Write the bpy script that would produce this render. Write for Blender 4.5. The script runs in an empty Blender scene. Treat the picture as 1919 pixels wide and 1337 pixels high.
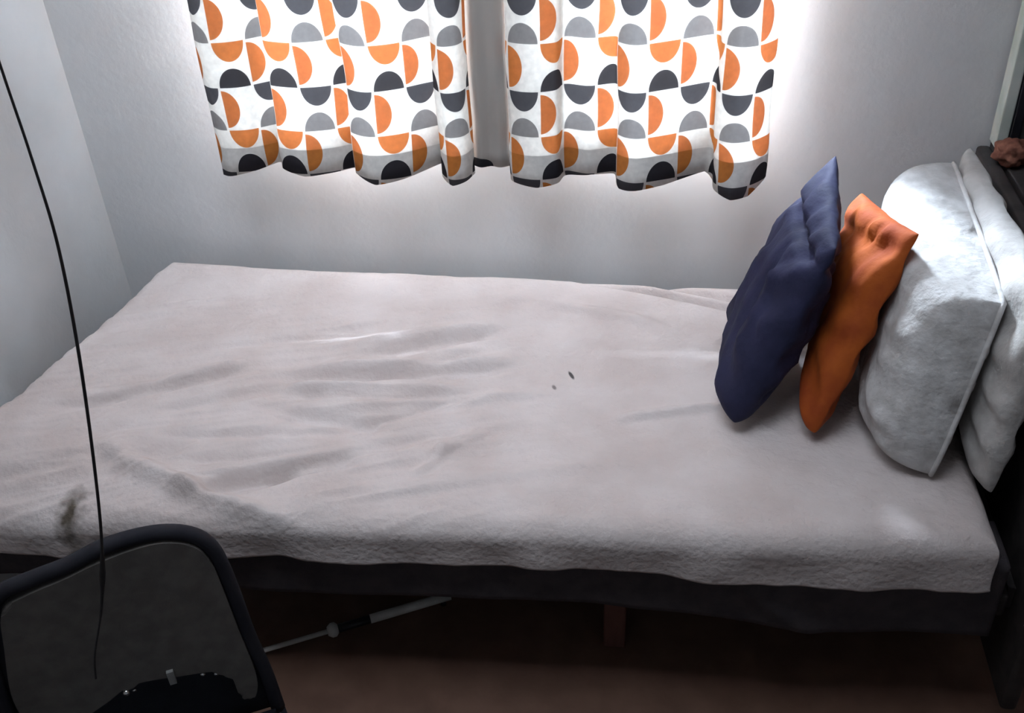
import bpy, bmesh, math, random
from mathutils import Vector, Matrix, noise

# ------------------------------------------------------------------ camera, light, exposure
SC = bpy.context.scene
COL = SC.collection
R = ((0.98744, 0.04960, -0.14999), (0.15144, -0.56754, 0.80930), (-0.04499, -0.82185, -0.56793))
cam_data = bpy.data.cameras.new('camera')
cam_data.sensor_width = 36.0
cam_data.lens = 36.0 * 1900 / 1919
cam_data.clip_start = 0.02
cam = bpy.data.objects.new('camera', cam_data)
COL.objects.link(cam)
rot = Matrix([[R[i][0], -R[i][1], -R[i][2]] for i in range(3)])
m4 = rot.to_4x4()
m4.translation = (0.0, -2.03, 1.60)
cam.matrix_world = m4
SC.camera = cam

SC.view_settings.view_transform = 'Standard'
SC.view_settings.look = 'None'
SC.view_settings.gamma = 1.0
SC.view_settings.use_curve_mapping = False
SC.view_settings.exposure = 0.40

world = bpy.data.worlds.new('world')
SC.world = world
world.use_nodes = True
wb = world.node_tree.nodes['Background']
wb.inputs[0].default_value = (0.80, 0.88, 1.0, 1)
wb.inputs[1].default_value = 0.10

def area(name, loc, target, sx, sy, power, color):
    d = bpy.data.lights.new(name, 'AREA')
    d.shape = 'RECTANGLE'; d.size = sx; d.size_y = sy
    d.energy = power; d.color = color
    o = bpy.data.objects.new(name, d); COL.objects.link(o)
    o.location = loc
    o.rotation_euler = (Vector(target) - Vector(loc)).to_track_quat('-Z', 'Y').to_euler()
    return o

area('daylight_high', (-0.4, 1.7, 2.66), (-0.38, 0.0, 0.95), 1.8, 0.6, 1700, (0.72, 0.85, 1.0))
area('daylight_outside', (-0.35, 1.6, 2.2), (-0.35, 0.0, 1.1), 3.0, 1.0, 340, (0.66, 0.82, 1.0))
area('overhead_fill', (-0.75, -0.75, 2.55), (-0.75, -0.50, 0.0), 1.6, 1.1, 4.5, (0.84, 0.91, 1.0))  # unseen fill added overhead to lift the whole room
cool = area('wall_fill', (-0.42, -1.1, 2.45), (-0.45, -0.1, 0.42), 1.2, 0.8, 4.5, (0.80, 0.88, 1.0))  # unseen cool fill added to brighten the back wall and bed
cool.data.spread = math.radians(75)

# ------------------------------------------------------------------ helpers
def tag(o, label=None, cat=None, group=None, kind=None):
    if label: o['label'] = label
    if cat: o['category'] = cat
    if group: o['group'] = group
    if kind: o['kind'] = kind
    return o

def obj(name, bm, mat, parent=None, smooth=True):
    me = bpy.data.meshes.new(name)
    bm.normal_update()
    bm.to_mesh(me); bm.free()
    o = bpy.data.objects.new(name, me)
    COL.objects.link(o)
    if mat: me.materials.append(mat)
    if smooth:
        for p in me.polygons: p.use_smooth = True
    if parent: o.parent = parent
    return o

def empty(name, loc):
    o = bpy.data.objects.new(name, None)
    COL.objects.link(o); o.location = loc; o.empty_display_size = 0.05
    bpy.context.view_layer.update()
    return o

def part(name, bm, mat, parent, smooth=True):
    """mesh given in world space, stored relative to its (unrotated) parent"""
    loc = Vector(parent.location)
    p = parent.parent
    while p: loc += Vector(p.location); p = p.parent
    bmesh.ops.translate(bm, verts=bm.verts, vec=-loc)
    return obj(name, bm, mat, parent, smooth)

def add_box(bm, x0, x1, y0, y1, z0, z1, bevel=0.0):
    r = bmesh.ops.create_cube(bm, size=1.0)
    vs = r['verts']
    for v in vs:
        v.co = Vector(((x0 + x1) / 2 + v.co.x * (x1 - x0), (y0 + y1) / 2 + v.co.y * (y1 - y0), (z0 + z1) / 2 + v.co.z * (z1 - z0)))
    if bevel > 0:
        es = list({e for v in vs for e in v.link_edges})
        bmesh.ops.bevel(bm, geom=es, offset=bevel, segments=3, affect='EDGES', profile=0.5)

def box(*a, **k):
    bm = bmesh.new(); add_box(bm, *a, **k); return bm

def catmull(pts, n=8, closed=False):
    P = [Vector(p) for p in pts]; out = []
    N = len(P)
    rng = range(N) if closed else range(N - 1)
    for i in rng:
        if closed: a, b, c, d = P[(i - 1) % N], P[i], P[(i + 1) % N], P[(i + 2) % N]
        else: a, b, c, d = P[max(i - 1, 0)], P[i], P[i + 1], P[min(i + 2, N - 1)]
        for k in range(n):
            t = k / n
            out.append(0.5 * ((2 * b) + (c - a) * t + (2 * a - 5 * b + 4 * c - d) * t * t + (3 * b - a - 3 * c + d) * t ** 3))
    if not closed: out.append(P[-1])
    return out

def add_tube(bm, pts, r, seg=10, closed=False):
    """r: number or list of radii"""
    P = [Vector(p) for p in pts]; N = len(P)
    rad = r if isinstance(r, (list, tuple)) else [r] * N
    rings = []; prev = None
    for i, p in enumerate(P):
        if closed: t = P[(i + 1) % N] - P[(i - 1) % N]
        else: t = P[min(i + 1, N - 1)] - P[max(i - 1, 0)]
        t.normalize()
        if prev is None:
            a = Vector((0, 0, 1)) if abs(t.z) < 0.9 else Vector((1, 0, 0))
            nrm = t.cross(a).normalized()
        else:
            nrm = (prev - t * prev.dot(t)).normalized()
        prev = nrm; bn = t.cross(nrm)
        rings.append([bm.verts.new(p + (nrm * math.cos(2 * math.pi * k / seg) + bn * math.sin(2 * math.pi * k / seg)) * rad[i]) for k in range(seg)])
    for i in range(N if closed else N - 1):
        A, B = rings[i], rings[(i + 1) % N]
        for k in range(seg):
            bm.faces.new((A[k], A[(k + 1) % seg], B[(k + 1) % seg], B[k]))
    if not closed:
        bm.faces.new(list(reversed(rings[0]))); bm.faces.new(rings[-1])

def tube(pts, r, seg=10, closed=False):
    bm = bmesh.new(); add_tube(bm, pts, r, seg, closed); return bm

def sstep(a, b, x):
    t = max(0.0, min(1.0, (x - a) / (b - a))); return t * t * (3 - 2 * t)

def interp(keys, x):
    if x <= keys[0][0]: return keys[0][1]
    for (a, va), (b, vb) in zip(keys, keys[1:]):
        if x <= b: return va + (vb - va) * (x - a) / (b - a)
    return keys[-1][1]

# ------------------------------------------------------------------ materials
def base_mat(name, col, rough=0.8, spec=0.3):
    m = bpy.data.materials.new(name); m.use_nodes = True
    b = m.node_tree.nodes['Principled BSDF']
    b.inputs['Base Color'].default_value = (*col, 1)
    b.inputs['Roughness'].default_value = rough
    b.inputs['Specular IOR Level'].default_value = spec
    return m, m.node_tree, b

def noisy(name, c1, c2, scale=8, rough=0.8, bump=0.1, bscale=200, spec=0.3, detail=4, stretch=(1, 1, 1), bdist=0.002):
    m, nt, b = base_mat(name, c1, rough, spec)
    tc = nt.nodes.new('ShaderNodeTexCoord')
    mp = nt.nodes.new('ShaderNodeMapping'); mp.inputs['Scale'].default_value = stretch
    nt.links.new(tc.outputs['Object'], mp.inputs[0])
    n = nt.nodes.new('ShaderNodeTexNoise'); n.inputs['Scale'].default_value = scale; n.inputs['Detail'].default_value = detail
    nt.links.new(mp.outputs[0], n.inputs['Vector'])
    r = nt.nodes.new('ShaderNodeValToRGB')
    r.color_ramp.elements[0].position = 0.35; r.color_ramp.elements[0].color = (*c1, 1)
    r.color_ramp.elements[1].position = 0.65; r.color_ramp.elements[1].color = (*c2, 1)
    nt.links.new(n.outputs['Fac'], r.inputs[0]); nt.links.new(r.outputs[0], b.inputs['Base Color'])
    if bump:
        n2 = nt.nodes.new('ShaderNodeTexNoise'); n2.inputs['Scale'].default_value = bscale; n2.inputs['Detail'].default_value = 5
        nt.links.new(mp.outputs[0], n2.inputs['Vector'])
        bp = nt.nodes.new('ShaderNodeBump'); bp.inputs['Strength'].default_value = bump; bp.inputs['Distance'].default_value = bdist
        nt.links.new(n2.outputs['Fac'], bp.inputs['Height']); nt.links.new(bp.outputs[0], b.inputs['Normal'])
    return m

M = {}
M['wall'] = noisy('painted_plaster', (0.60, 0.61, 0.615), (0.66, 0.665, 0.67), 5, 0.85, 0.35, 60, bdist=0.003)
M['ceiling'] = noisy('ceiling_paint', (0.75, 0.75, 0.75), (0.8, 0.8, 0.8), 5, 0.9, 0.1)
M['floor'] = noisy('red_brown_floor', (0.125, 0.066, 0.045), (0.165, 0.090, 0.062), 14, 0.55, 0.2, 90)
M['frame_white'] = noisy('white_window_paint', (0.75, 0.76, 0.77), (0.8, 0.8, 0.8), 10, 0.5, 0.05)
M['dark_cloth'] = noisy('dark_grey_cloth', (0.055, 0.047, 0.052), (0.075, 0.062, 0.066), 30, 0.95, 0.4, 400)
M['dark_wood'] = noisy('dark_wood', (0.030, 0.026, 0.026), (0.05, 0.042, 0.04), 6, 0.6, 0.2, 60, stretch=(1, 6, 6))
M['grey_board'] = noisy('dark_grey_board', (0.085, 0.085, 0.078), (0.11, 0.11, 0.10), 12, 0.7, 0.2, 90)
M['leg_wood'] = noisy('reddish_wood', (0.11, 0.045, 0.035), (0.15, 0.065, 0.05), 8, 0.6, 0.2, 60, stretch=(6, 6, 1))
M['white_quilt'] = noisy('white_pillow_fabric', (0.42, 0.40, 0.385), (0.58, 0.565, 0.555), 26, 0.9, 0.8, 45, bdist=0.006)
M['beige_quilt'] = noisy('beige_pillow_fabric', (0.36, 0.34, 0.32), (0.48, 0.46, 0.44), 22, 0.9, 0.6, 60, bdist=0.005)
M['navy'] = noisy('navy_cotton', (0.016, 0.017, 0.043), (0.025, 0.026, 0.064), 18, 0.75, 0.5, 60, spec=0.2, bdist=0.004)
M['orange'] = noisy('orange_cotton', (0.25, 0.040, 0.005), (0.36, 0.075, 0.007), 18, 0.8, 0.4, 60, bdist=0.004)
M['chair_pad'] = noisy('grey_chair_upholstery', (0.125, 0.115, 0.105), (0.16, 0.148, 0.135), 40, 0.7, 0.4, 500)
M['chair_dark'] = noisy('dark_chair_tube', (0.018, 0.018, 0.026), (0.028, 0.028, 0.036), 20, 0.75, 0.1)
M['chair_seat'] = noisy('dark_chair_seat', (0.015, 0.017, 0.024), (0.024, 0.026, 0.034), 20, 0.55, 0.3, 300)
M['cord'] = noisy('dark_cord', (0.03, 0.03, 0.033), (0.05, 0.045, 0.045), 60, 0.6, 0.2)
M['pole'] = noisy('pale_metal', (0.50, 0.48, 0.45), (0.62, 0.60, 0.57), 30, 0.45, 0.1)
M['rust'] = noisy('red_brown_cloth', (0.13, 0.045, 0.03), (0.24, 0.10, 0.065), 60, 0.9, 0.5, 200)
M['black'] = noisy('black_plastic', (0.012, 0.012, 0.015), (0.02, 0.02, 0.025), 20, 0.4, 0.1)
M['pale_green'] = noisy('pale_greenish_paint', (0.50, 0.56, 0.50), (0.60, 0.63, 0.58), 20, 0.6, 0.1)
M['grey_strap'] = noisy('grey_webbing', (0.25, 0.25, 0.24), (0.34, 0.34, 0.33), 50, 0.8, 0.3)
mm, _, b = base_mat('chrome', (0.8, 0.8, 0.78), 0.2); b.inputs['Metallic'].default_value = 1.0; M['chrome'] = mm
# thin pane of glass
gm = bpy.data.materials.new('window_glass'); gm.use_nodes = True
nt = gm.node_tree; nt.nodes.clear()
o_ = nt.nodes.new('ShaderNodeOutputMaterial'); mx = nt.nodes.new('ShaderNodeMixShader'); tr = nt.nodes.new('ShaderNodeBsdfTransparent'); gl = nt.nodes.new('ShaderNodeBsdfGlossy')
gl.inputs['Roughness'].default_value = 0.02; mx.inputs[0].default_value = 0.06
nt.links.new(tr.outputs[0], mx.inputs[1]); nt.links.new(gl.outputs[0], mx.inputs[2]); nt.links.new(mx.outputs[0], o_.inputs[0])
M['glass'] = gm

class NodeMath:
    def __init__(s, nt): s.nt = nt
    def op(s, kind, *a):
        n = s.nt.nodes.new('ShaderNodeMath'); n.operation = kind
        for i, v in enumerate(a):
            if isinstance(v, (int, float)): n.inputs[i].default_value = v
            else: s.nt.links.new(v, n.inputs[i])
        return n.outputs[0]
    def disc(s, x, y, cx, cy, rx, ry):
        dx = s.op('DIVIDE', s.op('SUBTRACT', x, cx), rx); dy = s.op('DIVIDE', s.op('SUBTRACT', y, cy), ry)
        d = s.op('ADD', s.op('MULTIPLY', dx, dx), s.op('MULTIPLY', dy, dy))
        return s.op('LESS_THAN', d, 1.0)
    def mix(s, fac, a, b):
        n = s.nt.nodes.new('ShaderNodeMix'); n.data_type = 'RGBA'
        s.nt.links.new(fac, n.inputs[0])
        for i, v in ((6, a), (7, b)):
            if isinstance(v, tuple): n.inputs[i].default_value = (*v, 1)
            else: s.nt.links.new(v, n.inputs[i])
        return n.outputs[2]

PER, ROW = 0.136, 0.092
def cloth_shader(m, color_socket_or_tuple, trans=0.55, rough=0.9):
    nt = m.node_tree; nt.nodes['Principled BSDF']
    b = nt.nodes['Principled BSDF']; out = nt.nodes['Material Output']
    t = nt.nodes.new('ShaderNodeBsdfTranslucent'); mx = nt.nodes.new('ShaderNodeMixShader')
    mx.inputs[0].default_value = trans
    if isinstance(color_socket_or_tuple, tuple):
        b.inputs['Base Color'].default_value = (*color_socket_or_tuple, 1); t.inputs[0].default_value = (*color_socket_or_tuple, 1)
    else:
        nt.links.new(color_socket_or_tuple, b.inputs['Base Color']); nt.links.new(color_socket_or_tuple, t.inputs[0])
    nt.links.new(b.outputs[0], mx.inputs[1]); nt.links.new(t.outputs[0], mx.inputs[2]); nt.links.new(mx.outputs[0], out.inputs[0])

def curtain_material():
    m, nt, b = base_mat('half_circle_print', (0.8, 0.8, 0.8), 0.9, 0.1)
    q = NodeMath(nt)
    uv = nt.nodes.new('ShaderNodeUVMap'); sp = nt.nodes.new('ShaderNodeSeparateXYZ')
    nt.links.new(uv.outputs[0], sp.inputs[0])
    U, V = sp.outputs[0], sp.outputs[1]          # metres of cloth: U across, V upwards
    row = q.op('FLOOR', q.op('DIVIDE', V, ROW))
    odd = q.op('FLOORED_MODULO', row, 2.0)       # 0: orange/black hourglass row, 1: charcoal/grey row
    y = q.op('FLOORED_MODULO', V, ROW)
    x = q.op('FLOORED_MODULO', q.op('ADD', U, q.op('MULTIPLY', odd, PER / 2)), PER)
    top = q.disc(x, y, 0.034, ROW, 0.0315, 0.039)
    bot = q.disc(x, y, 0.034, 0.0, 0.0315, 0.039)
    dd = q.op('MULTIPLY', q.disc(x, y, 0.070, ROW / 2, 0.032, 0.040), q.op('GREATER_THAN', x, 0.070))
    white = (0.78, 0.76, 0.72); orange = (0.60, 0.23, 0.05); orange2 = (0.56, 0.20, 0.045)
    black = (0.030, 0.028, 0.034); char = (0.075, 0.075, 0.085); grey = (0.27, 0.26, 0.255)
    ctop = q.mix(odd, orange, char); cbot = q.mix(odd, black, grey)
    c = q.mix(top, white, ctop); c = q.mix(bot, c, cbot); c = q.mix(dd, c, orange2)
    n = nt.nodes.new('ShaderNodeTexNoise'); n.inputs['Scale'].default_value = 90
    tc = nt.nodes.new('ShaderNodeTexCoord'); nt.links.new(tc.outputs['Object'], n.inputs['Vector'])
    f = q.op('MULTIPLY_ADD', n.outputs['Fac'], 0.35, 0.82)
    hv = nt.nodes.new('ShaderNodeMix'); hv.data_type = 'RGBA'; hv.blend_type = 'MULTIPLY'; hv.inputs[0].default_value = 1.0
    cb = nt.nodes.new('ShaderNodeCombineColor')
    for i in range(3): nt.links.new(f, cb.inputs[i])
    nt.links.new(c, hv.inputs[6]); nt.links.new(cb.outputs[0], hv.inputs[7])
    lt = nt.nodes.new('ShaderNodeMix'); lt.data_type = 'RGBA'; lt.inputs[0].default_value = 0.22; lt.inputs[7].default_value = (0.85, 0.80, 0.78, 1)
    nt.links.new(hv.outputs[2], lt.inputs[6])        # dye lets light through paler than it looks by reflection
    cloth_shader(m, hv.outputs[2], 0.28)
    tn = [k for k in nt.nodes if k.type == 'BSDF_TRANSLUCENT'][0]
    inner = q.op('MULTIPLY_ADD', q.op('GREATER_THAN', V, 0.052), 0.72, 0.28)   # hem band made to pass less light, standing in for the sill's shade
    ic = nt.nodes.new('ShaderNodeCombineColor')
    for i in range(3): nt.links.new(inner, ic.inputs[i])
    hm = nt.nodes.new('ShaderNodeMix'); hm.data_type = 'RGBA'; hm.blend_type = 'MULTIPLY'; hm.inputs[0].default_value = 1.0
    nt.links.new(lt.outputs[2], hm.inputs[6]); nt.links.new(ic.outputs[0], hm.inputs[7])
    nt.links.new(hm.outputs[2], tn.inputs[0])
    return m
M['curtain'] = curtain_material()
m, nt, b = base_mat('plain_taupe_cloth', (0.4, 0.37, 0.34), 0.9, 0.1)
q = NodeMath(nt)
uv = nt.nodes.new('ShaderNodeUVMap'); sp = nt.nodes.new('ShaderNodeSeparateXYZ'); nt.links.new(uv.outputs[0], sp.inputs[0])
dk = q.disc(sp.outputs[0], sp.outputs[1], 0.022, 0.0, 0.036, 0.020)
cc = q.mix(dk, (0.36, 0.335, 0.31), (0.025, 0.025, 0.03))
cloth_shader(m, cc, 0.12)
M['taupe'] = m

# coverlet: cream cotton with a brown smudge and two small dark marks
def coverlet_material():
    m, nt, b = base_mat('cream_cotton', (0.6, 0.55, 0.53), 0.95, 0.1)
    q = NodeMath(nt)
    tc = nt.nodes.new('ShaderNodeTexCoord'); sp = nt.nodes.new('ShaderNodeSeparateXYZ'); nt.links.new(tc.outputs['Object'], sp.inputs[0])
    n = nt.nodes.new('ShaderNodeTexNoise'); n.inputs['Scale'].default_value = 7; n.inputs['Detail'].default_value = 6
    nt.links.new(tc.outputs['Object'], n.inputs['Vector'])
    r = nt.nodes.new('ShaderNodeValToRGB')
    r.color_ramp.elements[0].position = 0.35; r.color_ramp.elements[0].color = (0.575, 0.50, 0.475, 1)
    r.color_ramp.elements[1].position = 0.65; r.color_ramp.elements[1].color = (0.655, 0.59, 0.57, 1)
    nt.links.new(n.outputs['Fac'], r.inputs[0])
    n3 = nt.nodes.new('ShaderNodeTexNoise'); n3.inputs['Scale'].default_value = 35
    nt.links.new(tc.outputs['Object'], n3.inputs['Vector'])
    wob = q.op('MULTIPLY_ADD', n3.outputs['Fac'], 0.05, -0.025)
    X = q.op('ADD', sp.outputs[0], wob); Y = q.op('ADD', sp.outputs[1], wob)
    col = r.outputs[0]
    def soft(cx, cy, rx, ry, ang, strength, c, colin, xx, yy, w=1.0):
        ca, sa = math.cos(ang), math.sin(ang)
        dx = q.op('SUBTRACT', xx, cx); dy = q.op('SUBTRACT', yy, cy)
        a = q.op('DIVIDE', q.op('ADD', q.op('MULTIPLY', dx, ca), q.op('MULTIPLY', dy, sa)), rx)
        bb = q.op('DIVIDE', q.op('SUBTRACT', q.op('MULTIPLY', dy, ca), q.op('MULTIPLY', dx, sa)), ry)
        d = q.op('SQRT', q.op('ADD', q.op('MULTIPLY', a, a), q.op('MULTIPLY', bb, bb)))
        mr = nt.nodes.new('ShaderNodeMapRange'); mr.inputs[1].default_value = 1 - w; mr.inputs[2].default_value = 1.0
        mr.inputs[3].default_value = strength; mr.inputs[4].default_value = 0.0
        nt.links.new(d, mr.inputs[0])
        return q.mix(mr.outputs[0], colin, c)
    col = soft(-0.995, -0.885, 0.030, 0.062, 0.15, 0.95, (0.09, 0.072, 0.05), col, X, Y, 0.8)
    x, y = sp.outputs[0], sp.outputs[1]
    col = soft(-0.182, -0.420, 0.0045, 0.017, 0.45, 0.9, (0.05, 0.045, 0.045), col, x, y, 0.4)
    col = soft(-0.211, -0.462, 0.005, 0.010, 0.4, 0.7, (0.10, 0.08, 0.08), col, x, y, 0.5)
    nt.links.new(col, b.inputs['Base Color'])
    n2 = nt.nodes.new('ShaderNodeTexNoise'); n2.inputs['Scale'].default_value = 85; n2.inputs['Detail'].default_value = 4
    nt.links.new(tc.outputs['Object'], n2.inputs['Vector'])
    bp = nt.nodes.new('ShaderNodeBump'); bp.inputs['Strength'].default_value = 0.5; bp.inputs['Distance'].default_value = 0.006
    nt.links.new(n2.outputs['Fac'], bp.inputs['Height']); nt.links.new(bp.outputs[0], b.inputs['Normal'])
    return m
M['coverlet'] = coverlet_material()

# ------------------------------------------------------------------ room shell
XL, XR, YF, ZC = -1.35, 2.0, -3.2, 2.7
WX0, WX1, PX0, PX1, WZ0, WZ1, TH = -0.905, 0.205, -0.42, -0.285, 0.885, 1.95, 0.06
def struct(name, bm, mat, smooth=False):
    o = obj(name, bm, mat, None, smooth); o['kind'] = 'structure'; return o
struct('floor', box(XL - 0.1, XR + 0.1, YF, 0.0 + TH, -0.1, 0.0), M['floor'])
bm = bmesh.new()
add_box(bm, XL, WX0, 0, TH, 0, ZC); add_box(bm, WX1, XR, 0, TH, 0, ZC)
add_box(bm, WX0, WX1, 0, TH, 0, WZ0); add_box(bm, WX0, WX1, 0, TH, WZ1, ZC); add_box(bm, PX0, PX1, 0, TH, WZ0, WZ1)
struct('wall_back', bm, M['wall'])
struct('wall_left', box(XL - 0.1, XL, YF, TH, 0, ZC), M['wall'])
struct('wall_right', box(XR, XR + 0.1, YF, TH, 0, ZC), M['wall'])
struct('ceiling', box(XL - 0.1, XR + 0.1, YF, TH, ZC, ZC + 0.1), M['ceiling'])
def window(name, x0, x1):
    bm = bmesh.new(); f = 0.022
    add_box(bm, x0, x0 + f, 0.015, 0.045, WZ0, WZ1); add_box(bm, x1 - f, x1, 0.015, 0.045, WZ0, WZ1)
    add_box(bm, x0 + f, x1 - f, 0.015, 0.045, WZ0, WZ0 + f); add_box(bm, x0 + f, x1 - f, 0.015, 0.045, WZ1 - f, WZ1)
    o = struct(name, bm, M['frame_white'])
    g = obj('pane', box(x0 + f, x1 - f, 0.028, 0.032, WZ0 + f, WZ1 - f), M['glass'], o, False)
struct('bounce_slab_1', box(WX0 - 0.1, WX1 + 0.3, TH, 1.1, WZ0 - 0.06, WZ0 - 0.012), M['frame_white'])   # white slab added outside to catch daylight and bounce it into the curtains
window('window_1', WX0, PX0); window('window_2', PX1, WX1)

# ------------------------------------------------------------------ curtains
def curtain(name, plan, z0, z1, mat, u_off, hem, label, cat='curtain', group=None, v_base=None, amp=1.0):
    pts = catmull([(x, y, 0) for x, y in plan], 14)
    L = [0.0]
    for a, b in zip(pts, pts[1:]): L.append(L[-1] + (b - a).length)
    nz = 44
    bm = bmesh.new(); uvl = bm.loops.layers.uv.new('UVMap')
    ym = sum(p[1] for p in plan) / len(plan)
    grid = []
    for j in range(nz + 1):
        t = j / nz; row = []
        for i, p in enumerate(pts):
            zb = z0 + interp(hem, p.x) if hem else z0
            z = zb + (z1 - zb) * t
            k = 1.0 - 0.35 * sstep(0.3, 1.0, t)
            w = noise.noise(Vector((p.x * 9, z * 5, 3.1)))
            flare = 0.010 * (1 - t) ** 3
            y = ym - 0.02 + (p.y - ym) * k * amp + 0.010 * w * (1 - t) - flare
            x = p.x + 0.006 * noise.noise(Vector((p.x * 6, z * 6, 9.0)))
            row.append((bm.verts.new((x, y, z)), L[i] + u_off, (z - zb) if v_base is None else z - v_base))
        grid.append(row)
    for j in range(nz):
        for i in range(len(pts) - 1):
            q4 = (grid[j][i], grid[j][i + 1], grid[j + 1][i + 1], grid[j + 1][i])
            f = bm.faces.new([a[0] for a in q4])
            for lp, a in zip(f.loops, q4): lp[uvl].uv = (a[1], a[2])
    o = obj(name, bm, mat)
    sm = o.modifiers.new('thickness', 'SOLIDIFY'); sm.thickness = 0.0012
    sm.offset = 0
    return tag(o, label, cat, group)
def PX(px): return -0.970 + (px - 430) * 0.001146
left = [(430, -.085), (455, -.105), (500, -.095), (540, -.062), (552, -.058), (556, -.085), (600, -.10), (650, -.09), (694, -.065), (697, -.095), (735, -.118), (785, -.105), (840, -.062), (853, -.055), (856, -.09), (878, -.120), (903, -.108), (914, -.070)]
right = [(982, -.060), (990, -.10), (1030, -.118), (1070, -.105), (1084, -.068), (1125, -.080), (1168, -.066), (1176, -.10), (1205, -.118), (1255, -.095), (1320, -.055), (1338, -.060), (1342, -.105), (1368, -.128), (1400, -.115), (1424, -.085), (1430, -.070)]
hemL = [(430, -.010), (480, .0), (540, .012), (600, -.002), (700, .004), (740, -.008), (790, 0), (848, .012), (856, -.002), (880, -.010), (910, -.002)]
hemR = [(985, .0), (1035, -.006), (1075, 0), (1130, .010), (1170, .007), (1178, -.008), (1255, 0), (1325, .014), (1342, -.002), (1370, -.014), (1400, -.012), (1430, .012)]
VB = 0.992 - 3 * ROW        # row boundary heights follow the print
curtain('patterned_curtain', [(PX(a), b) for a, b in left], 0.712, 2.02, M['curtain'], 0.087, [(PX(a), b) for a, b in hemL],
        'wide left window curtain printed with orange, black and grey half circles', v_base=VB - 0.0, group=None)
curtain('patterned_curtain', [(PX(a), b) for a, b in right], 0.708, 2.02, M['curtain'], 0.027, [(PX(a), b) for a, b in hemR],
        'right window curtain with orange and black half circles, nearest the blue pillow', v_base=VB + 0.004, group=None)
curtain('plain_curtain_strip', [(PX(905), -.050), (PX(925), -.066), (PX(945), -.058), (PX(965), -.064), (PX(988), -.048)], 0.722, 2.02, M['taupe'], 0.0, None,
        'narrow plain grey brown cloth strip hanging between the two patterned curtains')
# rail that carries them
rail = empty('curtain_rail', (-0.4, -0.085, 2.03))
part('rod', tube([(-1.06, -0.085, 2.036), (0.30, -0.085, 2.036)], 0.010, 12), M['frame_white'], rail)
for x in (-1.0, 0.24):
    part('bracket', box(x - 0.01, x + 0.01, -0.09, 0.0, 2.005, 2.022), M['frame_white'], rail, False)
tag(rail, 'white curtain rod above the window carrying the patterned curtains', 'curtain rail')

# ------------------------------------------------------------------ bed
bed = empty('single_bed', (-0.38, -0.45, 0.0))
tag(bed, 'low single bed with dark frame and dark mattress under the cream coverlet', 'bed')
part('mattress', box(-1.14, 0.555, -0.80, -0.085, 0.315, 0.375, bevel=0.02), M['dark_cloth'], bed)
part('frame', box(-1.14, 0.57, -0.80, -0.085, 0.262, 0.312, bevel=0.006), M['dark_wood'], bed)
part('headboard', box(0.585, 0.612, -0.86, -0.03, 0.10, 0.765, bevel=0.008), M['dark_wood'], bed)
part('headboard_rail', box(0.572, 0.584, -0.78, -0.06, 0.265, 0.31), M['dark_wood'], bed, False)
for (x, y) in ((-1.10, -0.68), (-0.072, -0.70), (0.50, -0.50), (-1.10, -0.12), (-0.07, -0.12), (0.50, -0.12)):
    part('leg', box(x - 0.021, x + 0.021, y - 0.021, y + 0.021, 0, 0.261, bevel=0.004), M['leg_wood'], bed, False)

# coverlet ------------------------------------------------------------
BZ = 0.450
WR = [  # wrinkle ridges: (x0,y0,x1,y1, width, height)
 (-.57,-.385,-.379,-.30,.016,-.0085), (-.60,-.36,-.40,-.275,.014,.005), (-.674,-.482,-.363,-.418,.014,-.009), (-.66,-.46,-.36,-.395,.012,.007),
 (-.697,-.546,-.448,-.523,.013,-.007), (-.70,-.52,-.44,-.498,.011,.006), (-.718,-.607,-.527,-.622,.014,-.006), (-.582,-.643,-.395,-.527,.014,-.006),
 (-.755,-.828,-.655,-.775,.016,-.010), (-.655,-.775,-.555,-.734,.015,-.009), (-.77,-.80,-.55,-.70,.012,.006), (-.68,-.772,-.457,-.662,.013,-.006), (-.988,-.775,-.873,-.728,.018,-.008),
 (-1.07,-.598,-.869,-.50,.014,-.008), (-1.05,-.57,-.86,-.475,.012,.006), (-.921,-.61,-.748,-.525,.014,-.007), (-.968,-.757,-.79,-.839,.02,.010), (-.79,-.839,-.60,-.90,.02,.010),
 (-.408,-.745,-.385,-.68,.010,.004), (-.385,-.68,-.33,-.62,.010,.004), (-.17,-.084,-.02,-.115,.010,-.012), (-.02,-.115,.141,-.171,.011,-.014), (-.053,-.066,.159,-.140,.010,-.011),
 (-.424,-.212,-.267,-.167,.014,-.005), (-.061,-.545,.084,-.516,.009,.005), (-.805,-.756,-.642,-.71,.012,-.006), (-1.143,-.631,-.987,-.538,.013,-.006),
 (-.568,-.473,-.374,-.362,.013,-.005), (-.314,-.17,-.057,-.235,.016,.005), (.12,-.30,.20,-.25,.012,-.006), (-.86,-.69,-.62,-.655,.012,-.006), (-.60,-.58,-.30,-.50,.010,.004), (-.95,-.42,-.60,-.30,.016,-.004), (-.45,-.80,-.15,-.70,.015,.003)]
def seg_w(x, y):
    s = 0.0
    for x0, y0, x1, y1, w, h in WR:
        dx, dy = x1 - x0, y1 - y0; L2 = dx * dx + dy * dy
        t = ((x - x0) * dx + (y - y0) * dy) / L2
        if t < -0.35 or t > 1.35: continue
        n_ = noise.noise(Vector((x * 7, y * 7, w * 100))) * 0.010
        d = abs((x - x0) * dy - (y - y0) * dx) / math.sqrt(L2)
        d = abs(d + n_)
        if d > 3 * w: continue
        e = sstep(-0.35, 0.1, t) * (1 - sstep(0.9, 1.35, t))
        s += h * e * math.exp(-(d / w) ** 2)
    return s
FRONT = [(-1.40, -.945), (-1.139, -.915), (-1.0, -.915), (-.72, -.905), (-.555, -.893), (-.155, -.865), (.146, -.857), (.55, -.822)]
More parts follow.
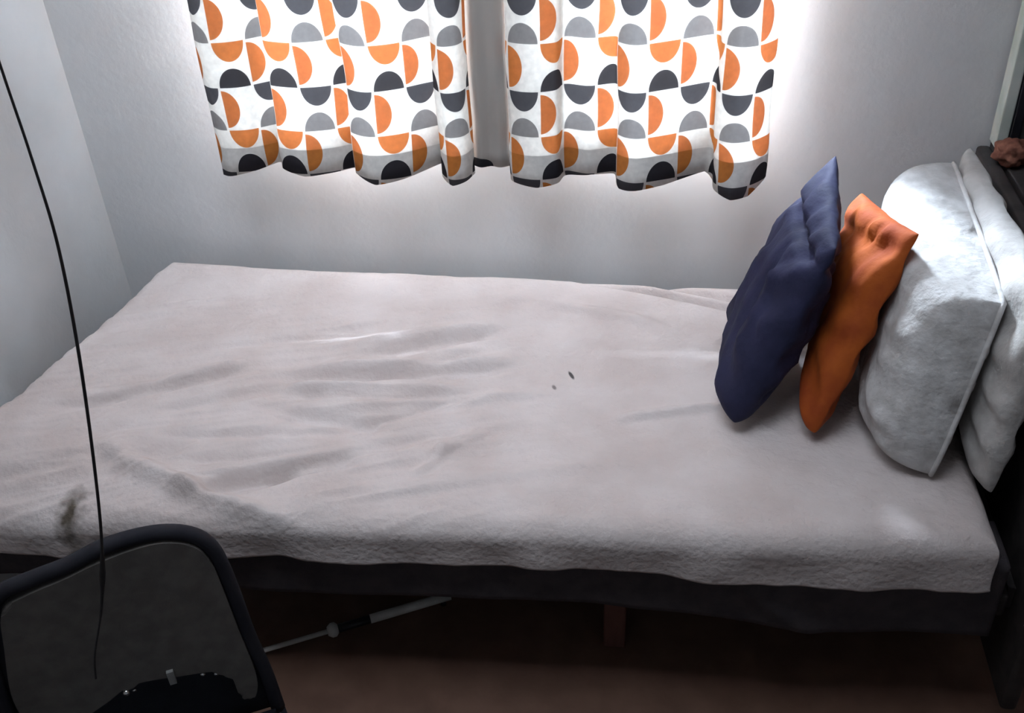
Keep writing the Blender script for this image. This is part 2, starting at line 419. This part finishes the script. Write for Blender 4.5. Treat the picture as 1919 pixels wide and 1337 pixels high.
LEFTX = [(-0.95, -1.325), (-.80, -1.325), (-.618, -1.303), (-.534, -1.275), (-.416, -1.255), (-.33, -1.230), (-.229, -1.208), (-.15, -1.20), (-.06, -1.175)]
def roll(s, edge, r, drop):
    """s = distance past (edge - r): returns (forward, down) of a cloth rounding an edge then hanging"""
    if s <= 0: return 0.0, 0.0
    a = s / r
    if a < math.pi / 2: return r * math.sin(a), r * (1 - math.cos(a))
    return r, r + (s - r * math.pi / 2)
def build_coverlet():
    bm = bmesh.new()
    nx, ny = 480, 300
    r = 0.040
    dropF, dropL, dropB, dropR = 0.050, 0.05, 0.012, 0.004
    ext = lambda d: r * math.pi / 2 - r + d
    G = []
    for j in range(ny + 1):
        v = j / ny; row = []
        for i in range(nx + 1):
            u = i / nx
            # target planar coords
            yb = -0.055 - 0.010 * sstep(0.5, 0.7, u) 
            yy = yb + (-0.90 - yb) * v
            xl = interp(LEFTX, yy); xr = 0.525 - 0.012 * (1 - v) + 0.008 * noise.noise(Vector((v * 14, 0, 4)))
            x = xl + (xr - xl) * u
            yf = interp(FRONT, x)
            # arc coordinate front/back
            totF = (yb - yf) + ext(dropF) + ext(dropB)
            sY = v * totF - ext(dropB) 
            # distance past back round start (r before edge) and front round start
            db, df = (0, 0), (0, 0)
            yc = yb - sY
            if sY < r: f, d = roll(r - sY, 0, r, 0); yc = yb - r + f; db = (f, d)
            sF = sY - ((yb - yf) - r)
            if sF > 0: f, d = roll(sF, 0, r, 0); yc = yf + r - f; df = (f, d)
            # left / right rounding
            totX = (xr - xl) + ext(dropL) + ext(dropR)
            sX = u * totX - ext(dropL)
            xc = xl + sX; dl = 0.0; dr = 0.0
            if sX < r: f, dl = roll(r - sX, 0, r, 0); xc = xl + r - f
            sR = sX - ((xr - xl) - r)
            if sR > 0: f, dr = roll(sR, 0, r, 0); xc = xr - r + f
            down = max(db[1], df[1], dl, dr * 0.6)
            top = 1.0 - sstep(0.0, 0.035, down)
            z = BZ - down
            # soft lie of the mattress
            z += -0.020 * math.exp(-(((xc + .20) / .30) ** 2 + ((yc + .52) / .25) ** 2)) * top
            z += -0.028 * sstep(-0.78, -1.08, xc) * sstep(-0.74, -0.92, yc)
            z += 0.010 * sstep(-0.9, -1.2, xc) * sstep(-0.45, -0.1, yc) * top
            z += (seg_w(xc, yc) * 2.2 + 0.0035 * noise.noise(Vector((xc * 5, yc * 9, 0))) + 0.0016 * noise.noise(Vector((xc * 24, yc * 40, 2))) + (0.0075 * noise.noise(Vector(((xc * .93 + yc * .36) * 4.5, (yc * .93 - xc * .36) * 24, 5))) - 0.0075 * abs(noise.noise(Vector(((xc * .95 + yc * .30) * 5.5, (yc * .95 - xc * .30) * 38, 15))))) * sstep(-.1, -.45, xc) * (0.3 + 0.7 * sstep(-.15, -.3, yc))) * (0.25 + 0.75 * top)
            hang = sstep(0.02, 0.08, df[1])
            yc += hang * 0.010 * noise.noise(Vector((xc * 11, 1.5, z * 6))) 
            z += hang * (0.007 * noise.noise(Vector((xc * 3.0, 7, 0))) + 0.0025 * noise.noise(Vector((xc * 28, 7, 0))))
            z += hang * (-0.012 * sstep(-0.05, 0.15, xc) + 0.006 * sstep(-.6, -1.0, xc))
            row.append(bm.verts.new((xc, yc, z)))
        G.append(row)
    for j in range(ny):
        for i in range(nx):
            bm.faces.new((G[j][i], G[j + 1][i], G[j + 1][i + 1], G[j][i + 1]))
    o = obj('coverlet', bm, M['coverlet'])
    s = o.modifiers.new('thickness', 'SOLIDIFY'); s.thickness = 0.004; s.offset = -1
    return tag(o, 'rumpled cream cotton coverlet spread over the bed, brown smudge at front left', 'bedspread')
build_coverlet()

# dark sheet hanging under the coverlet ------------------------------
bm = bmesh.new(); G = []
nx, nz = 240, 14
SAG = [(-1.28, .268), (-.76, .262), (-.395, .258), (-.085, .248), (.05, .246), (.16, .238), (.25, .222), (.33, .213), (.40, .212), (.553, .215)]
for i in range(nx + 1):
    x = -1.28 + 1.833 * i / nx
    zb = interp(SAG, x) - 0.006 * math.sin(x * 9)
    col_ = []
    for j in range(nz + 1):
        t = j / nz
        z = 0.383 + (zb - 0.383) * t
        fold = 0.006 * noise.noise(Vector((x * 10, 0.3, z * 3))) + 0.010 * math.exp(-((x - .06 - (0.40 - z) * 1.1) / .03) ** 2)
        y = interp(FRONT, x) + 0.026 - fold * sstep(0, .3, t)
        col_.append(bm.verts.new((x, min(y, -0.806), z)))
    col_.insert(0, bm.verts.new((x, -0.79, 0.384)))
    col_.insert(0, bm.verts.new((x, -0.70, 0.380)))
    G.append(col_)
for i in range(nx):
    for j in range(len(G[0]) - 1):
        bm.faces.new((G[i][j], G[i][j + 1], G[i + 1][j + 1], G[i + 1][j]))
o = obj('under_sheet', bm, M['dark_cloth'])
s = o.modifiers.new('thickness', 'SOLIDIFY'); s.thickness = 0.003; s.offset = 0
tag(o, 'dark grey sheet hanging below the front edge of the cream coverlet', 'sheet')

# ------------------------------------------------------------------ pillows
def pillow(name, FB, FT, BT, BB, tl, tr, mat, label, cat, pinch=0.05, power=0.5, seed=0, wr=0.006, piping=False, group=None, crease=None, rnd=0.12, box=3.0, taper=0.0):
    """four seam corners; tl / tr = belly towards the foot of the bed / towards the headboard"""
    FB, FT, BT, BB = map(Vector, (FB, FT, BT, BB))
    c = (FB + FT + BT + BB) / 4
    nrm = ((FT - BB).cross(BT - FB)).normalized()
    if nrm.x > 0: nrm = -nrm                      # points to -x
    n = 44
    bm = bmesh.new()
    def P(u, v):
        # edges bow inwards between the corners
        bu = pinch * 4 * v * (1 - v); bv = pinch * 4 * u * (1 - u)
        uu = u + (0.5 - u) * 2 * bu * 1.0 * abs(2 * u - 1); vv = v + (0.5 - v) * 2 * bv * abs(2 * v - 1)
        k = (abs(2 * u - 1) ** 3) * (abs(2 * v - 1) ** 3) * (rnd if v < .5 else rnd * .25)
        uu += (0.5 - uu) * k; vv += (0.5 - vv) * k
        return (FB * (1 - uu) + BB * uu) * (1 - vv) + (FT * (1 - uu) + BT * uu) * vv
    def prof(u, v):
        a = max(0.0, 1 - abs(2 * u - 1) ** box); b = max(0.0, 1 - abs(2 * v - 1) ** box)
        return (a * b) ** power
    sides = []
    for sgn, th in ((1, tl), (-1, tr)):
        g = []
        for j in range(n + 1):
            v = 0.5 - 0.5 * math.cos(math.pi * j / n); row = []
            for i in range(n + 1):
                u = 0.5 - 0.5 * math.cos(math.pi * i / n)
                h = prof(u, v) * (1 - taper * v ** 2)
                edge = i in (0, n) or j in (0, n)
                if sgn == -1 and edge: row.append(sides[0][j][i]); continue
                p = P(u, v)
                w = wr * (noise.noise(Vector((u * 5 + seed, v * 5, sgn * 2))) + 0.5 * noise.noise(Vector((u * 14 + seed, v * 9, sgn))))
                ang = math.atan2(v - .5, u - .5); rr = math.hypot(u - .5, v - .5)
                w += wr * 0.9 * math.sin(ang * 14 + seed * 3 + 3 * noise.noise(Vector((u * 3, v * 3, seed)))) * sstep(.22, .5, rr) * (1 - sstep(.52, .72, rr))
                if crease:
                    for (cu0, cv0, cu1, cv1, cw, ch) in crease:
                        dx, dy = cu1 - cu0, cv1 - cv0
                        t = max(0, min(1, ((u - cu0) * dx + (v - cv0) * dy) / (dx * dx + dy * dy)))
                        d = math.hypot(u - cu0 - t * dx, v - cv0 - t * dy)
                        w += ch * math.exp(-(d / cw) ** 2)
                row.append(bm.verts.new(p + nrm * sgn * (th * h + w * min(1, h * 2))))
            g.append(row)
        sides.append(g)
    for k, g in enumerate(sides):
        for j in range(n):
            for i in range(n):
                q4 = (g[j][i], g[j][i + 1], g[j + 1][i + 1], g[j + 1][i])
                if len(set(q4)) < 3: continue
                bm.faces.new(q4 if k == 0 else tuple(reversed(q4)))
    # nothing sinks through the bed
    bmesh.ops.recalc_face_normals(bm, faces=bm.faces)
    root = obj(name, bm, mat)
    tag(root, label, cat, group)
    if piping:
        ring = [P(t, 0) for t in [k / 20 for k in range(20)]] + [P(1, k / 20) for k in range(20)] + [P(1 - k / 20, 1) for k in range(20)] + [P(0, 1 - k / 20) for k in range(20)]
        obj('piping', tube(ring, 0.0045, 8, closed=True), mat, root)
    return root

pillow('pillow', (.112, -.625, .455), (.262, -.540, .800), (.287, -.250, .838), (.165, -.22, .460), .070, .056, M['navy'],
       'navy blue cotton pillow standing on edge, leftmost of the leaning pillows', 'pillow', pinch=0.03, power=0.45, taper=0.45, seed=1, wr=0.007,
       crease=[(.0, .88, 1.0, .80, .025, -.018), (.35, .75, .25, .35, .035, -.013), (.55, .6, .45, .2, .035, .010), (.2, .7, .12, .4, .03, .010), (.7, .7, .6, .3, .03, -.008)])
pillow('pillow', (.245, -.645, .456), (.395, -.50, .812), (.338, -.265, .770), (.33, -.26, .462), .055, .022, M['orange'],
       'orange cotton pillow squeezed between the navy pillow and the white pillow', 'pillow', pinch=0.03, power=0.38, taper=0.2, seed=5, wr=0.006,
       crease=[(.0, .9, .9, .8, .05, -.010)])
pillow('pillow', (.436, -.705, .454), (.508, -.615, .752), (.506, -.190, .798), (.49, -.20, .462), .128, .008, M['white_quilt'],
       'plump white quilted pillow with piped seam just behind the orange pillow', 'pillow', pinch=0.0, power=0.30, box=6.0, rnd=0.06, seed=9, wr=0.006, piping=True)
pillow('pillow', (.522, -.745, .456), (.560, -.680, .790), (.540, -.150, .812), (.552, -.16, .462), .045, .012, M['beige_quilt'],
       'large pale pillow against the headboard, behind the plump white piped pillow', 'pillow', pinch=0.0, power=0.35, box=5.0, rnd=0.06, seed=13, wr=0.005)

# ------------------------------------------------------------------ side cabinet and what stands on it
cab = empty('side_cabinet', (0.85, -0.27, 0))
tag(cab, 'dark side cabinet standing beyond the head of the bed in the right corner', 'cabinet')
part('body', box(0.622, 1.10, -0.50, -0.005, 0.03, 0.745, bevel=0.004), M['grey_board'], cab, False)
part('worktop', box(0.618, 1.11, -0.52, -0.004, 0.746, 0.765, bevel=0.004), M['dark_wood'], cab, False)
for x in (0.66, 1.06):
    for y in (-0.46, -0.05):
        part('foot', box(x - .02, x + .02, y - .02, y + .02, 0, .03), M['dark_wood'], cab, False)
d_ = part('door', box(0.635, 1.09, -0.515, -0.501, 0.06, 0.73, bevel=0.003), M['grey_board'], cab, False)
mir = empty('framed_panel', (0.80, -0.04, 0.766))
tag(mir, 'upright black framed panel with pale side edge leaning by the wall on the cabinet', 'picture frame')
part('side_edge', box(0.612, 0.634, -0.055, -0.012, 0.768, 1.30, bevel=0.003), M['pale_green'], mir, False)
part('bezel', box(0.635, 0.652, -0.060, -0.012, 0.768, 1.30, bevel=0.002), M['black'], mir, False)
part('dark_panel', box(0.652, 1.02, -0.045, -0.015, 0.768, 1.30), M['grey_board'], mir, False)
def lump(c, rx, ry, rz, seed, amp=0.25):
    bm = bmesh.new(); bmesh.ops.create_icosphere(bm, subdivisions=4, radius=1.0)
    for v in bm.verts:
        k = 1 + amp * noise.noise(v.co * 2.2 + Vector((seed, 0, 0)))
        v.co = Vector((c[0] + v.co.x * rx * k, c[1] + v.co.y * ry * k, max(c[2] - rz * 0.8, c[2] + v.co.z * rz * k)))
    return bm
o = obj('cloth_pouch', lump((0.622, -0.125, 0.788), .030, .032, .026, 3, .4), M['rust'])
tag(o, 'small crumpled reddish brown cloth pouch at the foot of the framed panel', 'pouch')
bag = empty('bag', (0.70, -0.17, 0.766))
tag(bag, 'black bag with grey strap slumped on the cabinet at the right edge', 'bag')
part('body', lump((0.715, -0.14, 0.806), .052, .055, .050, 8, .3), M['black'], bag)
part('strap', tube(catmull([(.672, -.185, .840), (.660, -.20, .82), (.664, -.21, .795), (.680, -.215, .785)], 6), .005, 8), M['grey_strap'], bag)

# ------------------------------------------------------------------ chair in the foreground
TL = Vector((-.861, -1.208, 0)); D = Vector((.88116, .47282, 0)); N = Vector((-.47282, .88116, 0))
def cp(u, z, off=0.0): return TL + D * u + Vector((0, 0, z)) + N * off
chair = empty('chair', tuple(cp(.13, 0, -.18)))
tag(chair, 'chair with grey upholstered back in a dark tubular frame, in front of the bed', 'chair')
fr = [(-.075, .20), (-.066, .42), (-.043, .545), (-.010, .594), (.035, .606), (.085, .614), (.139, .630), (.200, .630), (.244, .612), (.268, .575), (.277, .504), (.283, .385), (.292, .293), (.296, .20)]
part('back_frame', tube([cp(a, b) for a, b in [(p.x, p.y) for p in catmull([(a, b, 0) for a, b in fr], 6)]], 0.0115, 12), M['chair_dark'], chair)
pan = [(-.012, .572), (.025, .590), (.074, .600), (.118, .612), (.168, .620), (.210, .618), (.246, .597), (.262, .559), (.267, .507), (.272, .414), (.278, .320), (.275, .275), (.262, .250), (.246, .268), (.236, .330), (.169, .352), (.105, .362), (.061, .340), (.005, .315), (-.039, .320), (-.050, .400), (-.030, .506)]
loop = [(p.x, p.y) for p in catmull([(a, b, 0) for a, b in pan], 6, closed=True)]
def bridge(A, B, flip=False):
    for k in range(len(A)):
        f4 = (A[k], A[(k + 1) % len(A)], B[(k + 1) % len(A)], B[k])
        bm.faces.new(tuple(reversed(f4)) if flip else f4)
bm = bmesh.new()
A = [bm.verts.new(cp(a, b_, -.013)) for a, b_ in loop]; B = [bm.verts.new(cp(a, b_, .003)) for a, b_ in loop]
f0 = bm.faces.new(A); bm.faces.new(list(reversed(B))); bridge(A, B, True)
bmesh.ops.bevel(bm, geom=list(f0.edges), offset=.006, segments=3, affect='EDGES', profile=.5)
bmesh.ops.recalc_face_normals(bm, faces=bm.faces)
part('backrest', bm, M['chair_pad'], chair, False)
bm = bmesh.new()
shl = [(p.x, p.y) for p in catmull([(a, b, 0) for a, b in fr], 6)]
A = [bm.verts.new(cp(a, b_, .004)) for a, b_ in shl]; B = [bm.verts.new(cp(a, b_, .010)) for a, b_ in shl]
bm.faces.new(A); bm.faces.new(list(reversed(B))); bridge(A, B, True)
bmesh.ops.recalc_face_normals(bm, faces=bm.faces)
part('back_shell', bm, M['chair_seat'], chair, False)
# screws in the dark shell below the pad
for (a, b_, rr) in ((.094, .352, .0055), (.202, .326, .0050), (.221, .318, .0045), (.102, .335, .0036)):
    bm = bmesh.new(); bmesh.ops.create_uvsphere(bm, u_segments=12, v_segments=8, radius=rr)
    bmesh.ops.translate(bm, verts=bm.verts, vec=cp(a, b_, -.014 if b_ > .34 else .002))
    sc_ = part('screw', bm, M['chrome'], chair)
    sc_['label'] = 'shiny metal screw head'
bm = bmesh.new()
for (a0, a1, z0, z1) in ((.156, .166, .345, .372),):
    V_ = [bm.verts.new(cp(a, z, o3)) for o3 in (-.019, -.0125) for a, z in ((a0, z0), (a1, z0), (a1, z1), (a0, z1))]
    for f4 in ((0, 1, 2, 3), (7, 6, 5, 4), (0, 4, 5, 1), (1, 5, 6, 2), (2, 6, 7, 3), (3, 7, 4, 0)): bm.faces.new([V_[k] for k in f4])
part('tag', bm, M['grey_strap'], chair, False)
# seat and legs
bm = bmesh.new()
so = [(-.085, -.02), (.305, -.02), (.295, -.36), (-.075, -.36)]
A = [bm.verts.new(cp(a, .195, o3)) for a, o3 in so]; B = [bm.verts.new(cp(a, .235, o3)) for a, o3 in so]
bm.faces.new(list(reversed(A))); bm.faces.new(B); bridge(A, B)
bmesh.ops.recalc_face_normals(bm, faces=bm.faces)
bmesh.ops.bevel(bm, geom=list(bm.edges), offset=.012, segments=3, affect='EDGES')
part('seat', bm, M['chair_seat'], chair)
for a, o3 in ((-.075, 0), (.296, 0), (-.065, -.33), (.285, -.33)):
    part('leg', tube([cp(a, .198, o3), cp(a + (.01 if a > 0 else -.01), 0.0, o3)], .011, 10), M['chair_dark'], chair)

# ------------------------------------------------------------------ hanging cord
pts = catmull([(-.560, -1.22, 2.695), (-.580, -1.22, 2.0), (-.597, -1.22, 1.5), (-.599, -1.22, 1.322), (-.599, -1.22, 1.23), (-.603, -1.22, 1.133), (-.623, -1.22, .995), (-.656, -1.22, .824), (-.683, -1.22, .707), (-.717, -1.22, .595), (-.742, -1.235, .517), (-.752, -1.24, .47)], 8)
rad = []
for p in pts:
    z = p.z
    r0 = 0.0013 + 0.0006 * sstep(1.3, 1.0, z)
    r0 += 0.0022 * math.exp(-((z - .66) / .03) ** 2)
    if z < .58: r0 *= 0.75
    rad.append(r0)
o = obj('cord', tube(pts, rad, 8), M['cord'])
tag(o, 'thin dark cord hanging down in front of the bed to the chair back', 'cord')

# ------------------------------------------------------------------ pole on the floor under the bed
pole = empty('pole', (-.60, -.75, 0.0))
a0, a1 = Vector((-.741, -.818, .020)), Vector((-.456, -.666, .020))
def pp(t): return a0 + (a1 - a0) * t
part('thin_rod', tube([pp(-.6), pp(.40)], .0050, 10), M['pole'], pole)
part('coupling', tube([pp(.36), pp(.385), pp(.41), pp(.43)], [.009, .015, .015, .008], 12), M['pole'], pole)
g_ = part('dark_gap', tube([pp(.42), pp(.64)], .009, 12), M['black'], pole); g_['label'] = 'black section standing in for a dark gap'  # black piece added to fill the dark gap between the rods
part('thick_rod', tube([pp(.63), pp(1.15)], .0095, 12), M['pole'], pole)
for t in (-.55, 1.1):
    part('foot', tube([pp(t) - Vector((0, 0, .020)), pp(t) - Vector((0, 0, .004))], .006, 10), M['black'], pole)
tag(pole, 'pale metal pole with an added dark gap section lying on the floor under the bed', 'pole')
